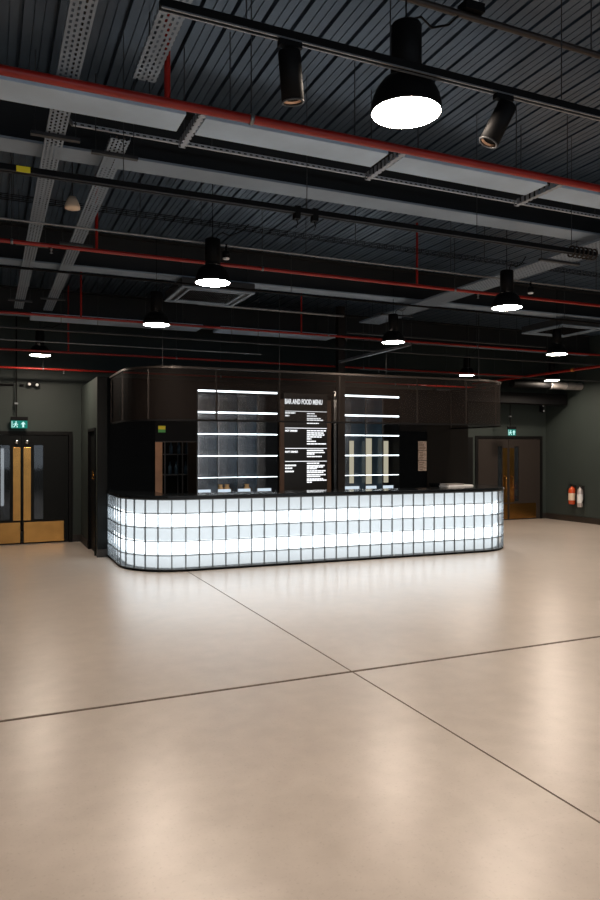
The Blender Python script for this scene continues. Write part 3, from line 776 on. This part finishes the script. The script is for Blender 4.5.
# small downlights on the conduit
for i, (x, y) in enumerate(((2.14, 6.68), (5.95, 6.68))):
    t = thing('mini_downlight', (x, y, 3.62), ['small downlight hanging left of centre above the nearest distant pendant', 'small downlight hanging at the right, near the wide cable tray'][i], 'light', 'small downlights on the conduit')
    MB().tube([(x, y, 3.77), (x, y, 3.70)], .012, 8).build('stem', 'blackpaint', t)
    MB().lathe([(0, .07), (.03, .07), (.04, .05), (.04, 0), (.034, 0), (0, .004)], (x, y, 3.635), 18).build('body', 'blackpaint', t)
    MB().lathe([(.033, 0), (.03, -.012), (0, -.016)], (x, y, 3.635), 18).build('lens', 'white', t)
t = thing('ceiling_speaker', (.70, 6.36, 3.82), 'pale dome sensor hanging between the two left cable trays', 'sensor')
MB().tube([(.66, 6.36, 3.90), (.66, 6.36, ZD - .002)], .006, 6).build('stem', 'dim', t)
MB().lathe([(0, .10), (.03, .10), (.05, .06), (.065, .02), (.065, 0), (0, 0)], (.66, 6.36, 3.82), 20).build('dome', 'label', t)
t = thing('smoke_detector', (2.35, 3.09, 4.07), 'white round detector on the conduit at the top right', 'detector')
MB().lathe([(0, .09), (.03, .085), (.038, .05), (.04, 0), (0, 0)], (2.35, 3.09, 4.115), 20).build('cover', 'white', t)
MB().box(2.29, 2.41, 3.05, 3.13, 4.069, 4.115).build('junction_box', 'blackpaint', t)

# ---------------------------------------------------------------- ceiling cassettes
def cassette(x, y, z, label):
    r = thing('ceiling_cassette', (x, y, z), label, 'air conditioner', 'square ceiling cassettes')
    S = .5
    f = MB()
    for (a, w) in ((S, .05), (S - .11, .035)):
        f.box(x - a, x + a, y - a, y - a + w, z, z + .02).box(x - a, x + a, y + a - w, y + a, z, z + .02)
        f.box(x - a, x - a + w, y - a + w, y + a - w, z, z + .02).box(x + a - w, x + a, y - a + w, y + a - w, z, z + .02)
    f.build('grille_frame', 'steel', r, bevel=.004)
    MB().box(x - S + .003, x + S - .003, y - S + .003, y + S - .003, z + .02, z + .13).build('body', 'dim', r)
    g = MB(); q = x - .33
    while q < x + .33: g.box(q, q + .006, y - .34, y + .34, z + .008, z + .016); q += .03
    g.build('grille', 'blackpaint', r)
    for a in (-1, 1):
        for b in (-.35, -.22, .22, .35)[::3]:
            MB().tube([(x + a * .45, y + b, z + .13), (x + a * .45, y + b, ZD - .002)], .004, 6).build('hanger_rod', 'dim', r)
    return r
cassette(2.78, 9.47, 3.85, 'square ceiling cassette left of centre, just behind a pendant lamp')
cassette(9.33, 9.65, 3.85, 'square ceiling cassette on the right side of the hall')

# black air duct to the right
t = thing('air_duct', (12.0, 12.96, 3.18), 'round air duct near the right wall, partly bare metal', 'duct')
def hcyl(b, x0, x1, y, z, r_): b.tube([(x0, y, z), (x1, y, z)], r_, 24)
b = MB(); hcyl(b, 11.0, 12.1, 12.96, 3.28, .093); b.build('black_section', 'blackpaint', t)
b = MB(); hcyl(b, 12.1, 13.08, 12.96, 3.28, .09); b.build('bare_section', 'duct_grey', t)
for x in (12.14, 12.6): MB().lathe([(.091, -.012), (.103, -.012), (.103, .012), (.091, .012)], (x, 12.96, 3.28), 24, Matrix.Rotation(PI / 2, 3, 'Y')).build('joint_ring', 'galv', t)
for x in (11.3, 12.4): MB().tube([(x, 12.96, 3.37), (x, 12.96, ZD - .002)], .006, 6).build('hanger_rod', 'dim', t)
t = thing('air_duct', (11.4, 13.5, 2.8), 'black rectangular air duct above the right double doors', 'duct')
MB().box(9.2, 13.05, 13.35, 13.75, 2.86, 3.12).build('duct_body', 'blackpaint', t, bevel=.01)
for x in (9.6, 12.6): MB().tube([(x, 13.55, 3.12), (x, 13.55, ZD - .002)], .006, 6).build('hanger_rod', 'dim', t)

# ================================================================ PENDANT LAMPS
PR = .168
p0 = thing('pendant_lamp', (1.82, 2.89, 3.35), 'large bell-shaped black pendant lamp nearest the camera, top right', 'lamp', 'black bell pendant lamps')
def reflector_profile():
    out = [(PR, 0), (PR - .001, .035), (PR - .010, .075), (PR - .028, .115), (PR - .055, .150), (.078, .165)]
    return out
o_ = reflector_profile()
MB().lathe(o_ + [(.074, .160), (PR - .060, .146), (PR - .033, .112), (PR - .014, .072), (PR - .005, .034), (PR - .004, 0), (PR, 0)], (1.82, 2.89, 3.35), 40).build('reflector', 'blackpaint', p0)
MB().disc((1.82, 2.89, 3.353), PR - .006, 28, flip=True).build('lens', 'lens', p0)
MB().lathe([(0, .42), (.068, .42), (.074, .412), (.074, .16), (0, .16)], (1.82, 2.89, 3.35), 28).build('driver_housing', 'blackpaint', p0)
MB().tube([(1.82, 2.89, 3.77), (1.82, 2.89, ZD - .002)], .004, 6).build('hanger_wire', 'blackpaint', p0)
MB().tube([(1.85, 2.89, 3.765), (1.87, 2.90, 3.82), (1.93, 2.93, 3.86), (2.02, 2.97, 3.85), (2.16, 3.03, 3.93), (2.25, 3.07, 4.02)], .006, 6).build('flex', 'blackpaint', p0)
lampspots = [(1.97, 6.57, 'pendant lamp glowing left of centre, in front of the left ceiling cassette'), (1.97, 9.06, 'pendant lamp above the left end of the bar'),
             (.80, 12.78, 'pendant lamp farthest to the left, near the left double doors'), (5.52, 9.12, 'pendant lamp above the middle of the bar, in front of the column'),
             (5.35, 6.39, 'pendant lamp on the right, beside the wide cable tray'), (8.72, 9.16, 'pendant lamp near the right edge, below the right ceiling cassette'),
             (9.41, 12.52, 'small distant pendant lamp over the right end of the bar'), (11.88, 12.63, 'lowest distant pendant lamp, in front of the bare duct near the right wall')]
for (x, y, lb) in lampspots: copy_thing(p0, (x, y, 3.35), lb)
# unseen lamp copies, added to light the floor and the right wall
for (x, y, lb) in ((5.4, 2.9, 'added fill pendant, out of frame to the right of the camera'), (8.7, 6.4, 'added fill pendant, out of frame at the far right'), (-1.6, 2.9, 'added fill pendant, out of frame to the left of the camera'),
                   (12.1, 10.3, 'added fill pendant, out of frame near the right wall'), (12.1, 6.2, 'added fill pendant, out of frame at the far right near the wall'), (1.9, -.6, 'added fill pendant, unseen behind the camera'), (5.4, -.6, 'added fill pendant, unseen behind the camera to the right')):
    copy_thing(p0, (x, y, 3.35), lb)

# ================================================================ SIGNS, EMERGENCY LIGHTS, EXTINGUISHERS
def exit_sign(x, y, z, w, h, label, ztop, arrow=True):
    r = thing('exit_sign', (x, y, z), label, 'exit sign', 'green running-man exit signs')
    MB().box(x - w / 2 - .01, x + w / 2 + .01, y - .012, y + .03, z + h, z + h + .07).build('housing', 'blackpaint', r, bevel=.004)
    pl = MB().box(x - w / 2, x + w / 2, y, y + .012, z, z + h).build('panel', 'exit_green', r)
    u = h
    # white field with the running figure, and the arrow
    fx = x - w * .22
    man = MB()
    yy0, yy1 = y - .006, y - .001
    man.prism([(fx + .10 * u * math.cos(a * PI / 5) + .05 * u, z + .80 * u + .10 * u * math.sin(a * PI / 5)) for a in range(10)], yy0, yy1)
    man.prism([(fx - .05 * u, z + .66 * u), (fx + .12 * u, z + .66 * u), (fx + .05 * u, z + .34 * u), (fx - .12 * u, z + .34 * u)], yy0, yy1)
    man.prism([(fx - .12 * u, z + .38 * u), (fx + .0 * u, z + .36 * u), (fx - .20 * u, z + .10 * u), (fx - .32 * u, z + .12 * u)], yy0, yy1)
    man.prism([(fx - .02 * u, z + .40 * u), (fx + .08 * u, z + .36 * u), (fx + .26 * u, z + .28 * u), (fx + .22 * u, z + .08 * u), (fx + .12 * u, z + .10 * u), (fx + .14 * u, z + .24 * u)], yy0, yy1)
    man.prism([(fx - .05 * u, z + .64 * u), (fx - .30 * u, z + .52 * u), (fx - .28 * u, z + .44 * u), (fx - .04 * u, z + .54 * u)], yy0, yy1)
    man.prism([(fx + .10 * u, z + .62 * u), (fx + .32 * u, z + .50 * u), (fx + .28 * u, z + .43 * u), (fx + .06 * u, z + .53 * u)], yy0, yy1)
    man.prism([(x - w * .46, z + .08 * u), (x - w * .42, z + .08 * u), (x - w * .42, z + .92 * u), (x - w * .46, z + .92 * u)], yy0, yy1)
    man.build('running_figure', 'exit_white', pl)
    ax = x + w * .24
    MB().prism([(ax, z + .88 * u), (ax - .30 * u, z + .52 * u), (ax - .11 * u, z + .52 * u), (ax - .11 * u, z + .12 * u), (ax + .11 * u, z + .12 * u), (ax + .11 * u, z + .52 * u), (ax + .30 * u, z + .52 * u)], yy0, yy1).build('arrow', 'exit_white', pl)
    MB().tube([(x - .05, y + .01, z + h + .07), (x - .05, y + .01, ztop)], .012, 8).build('drop_conduit', 'blackpaint', r)
    MB().box(x - .08, x - .02, y - .01, y + .03, z + h + .30, z + h + .33).build('clamp', 'galv', r)
    return r
exit_sign(.52, 14.0, 2.15, .28, .14, 'green exit sign hanging over the left double doors', ZD - .002)
exit_sign(11.63, 13.70, 2.10, .23, .15, 'green exit sign hanging over the right double doors', 2.858)
t = thing('conduit', (-.8, 14.1, 2.97), 'black conduit run on the wall above the left exit sign', 'conduit')
MB().tube([(.42, 14.125, 2.95), (-3.0, 14.125, 2.95)], .02, 8).tube([(.53, 14.125, 2.95), (.60, 14.125, 2.95)], .02, 8).build('pipe', 'blackpaint', t)

def twin_light(p1, p2, y, label, stem_to):
    r = thing('twin_emergency_light', ((p1[0] + p2[0]) / 2, y, p1[1]), label, 'light', 'twin-head emergency lights')
    MB().box(min(p1[0], p2[0]) - .03, max(p1[0], p2[0]) + .03, y + .06, y + .10, min(p1[1], p2[1]) - .02, max(p1[1], p2[1]) + .03).build('bracket', 'blackpaint', r)
    for (x, z) in (p1, p2):
        h = MB().lathe([(0, -.075), (.03, -.07), (.048, -.03), (.050, 0), (.040, 0), (0, -.01)], (x, y, z), 16, Matrix.Rotation(PI / 2, 3, 'X')).build('lamp_head', 'blackpaint', r)
        MB().lathe([(0, .004), (.028, .0)], (x, y, z), 14, Matrix.Rotation(PI / 2, 3, 'X')).build('lens', 'white', h)
    MB().tube([stem_to[0], stem_to[1]], .012, 8).build('stem', 'blackpaint', r)
    return r
twin_light((.695, 2.97), (.83, 2.96), 14.03, 'twin-head emergency light on the wall above the left double doors', ((.76, 14.12, 2.97), (.76, 14.145, 2.97)))
twin_light((12.88, 2.87), (12.90, 2.74), 14.0, 'twin-head emergency light in the corner above the right double doors', ((12.91, 14.08, 2.80), (12.91, 14.145, 2.80)))

def extinguisher(y, z, body, label, hose_side, red):
    x = XR - .10
    r = thing('fire_extinguisher', (x, y, z), label, 'fire extinguisher', 'fire extinguishers on the right wall')
    R_ = .080 if red else .066; H = .42 if red else .46
    MB().lathe([(0, 0), (R_ * .85, 0), (R_, .02), (R_, H - .09), (R_ * .85, H - .04), (R_ * .4, H - .005), (.022, H), (.022, H + .02), (0, H + .02)], (x, y, z), 24).build('body', body, r)
    MB().lathe([(R_ + .001, .10), (R_ + .0015, .11), (R_ + .0015, H - .16), (R_ + .001, H - .15)], (x, y, z), 24).build('label_band', 'label' if red else 'white', r)
    MB().box(x - .02, x + .02, y - .025, y + .025, z + H + .02, z + H + .06).build('valve', 'rubber', r)
    MB().bar((x - .01, y, z + H + .06), (x - .12, y, z + H + .10), .022, .010).bar((x - .01, y, z + H + .04), (x - .10, y, z + H + .035), .022, .010).build('handle', 'rubber', r)
    hs = hose_side
    MB().tube([(x, y, z + H + .04), (x - .02, y + hs * .07, z + H + .03), (x - .02, y + hs * .13, z + H - .06), (x - .02, y + hs * .13, z + .2), (x - .03, y + hs * .10, z + .1)], .010, 8).build('hose', 'rubber', r)
    MB().box(x + .02, XR, y - .03, y + .03, z + H - .02, z + H + .02).box(XR - .012, XR, y - .05, y + .05, z + .1, z + H + .05).build('wall_bracket', 'rubber', r)
    return r
extinguisher(13.16, .43, 'ext_red', 'red fire extinguisher with cream label, left of the pair on the right wall', 1, True)
extinguisher(12.90, .38, 'ext_silver', 'silver-grey fire extinguisher, right of the pair on the right wall', -1, False)
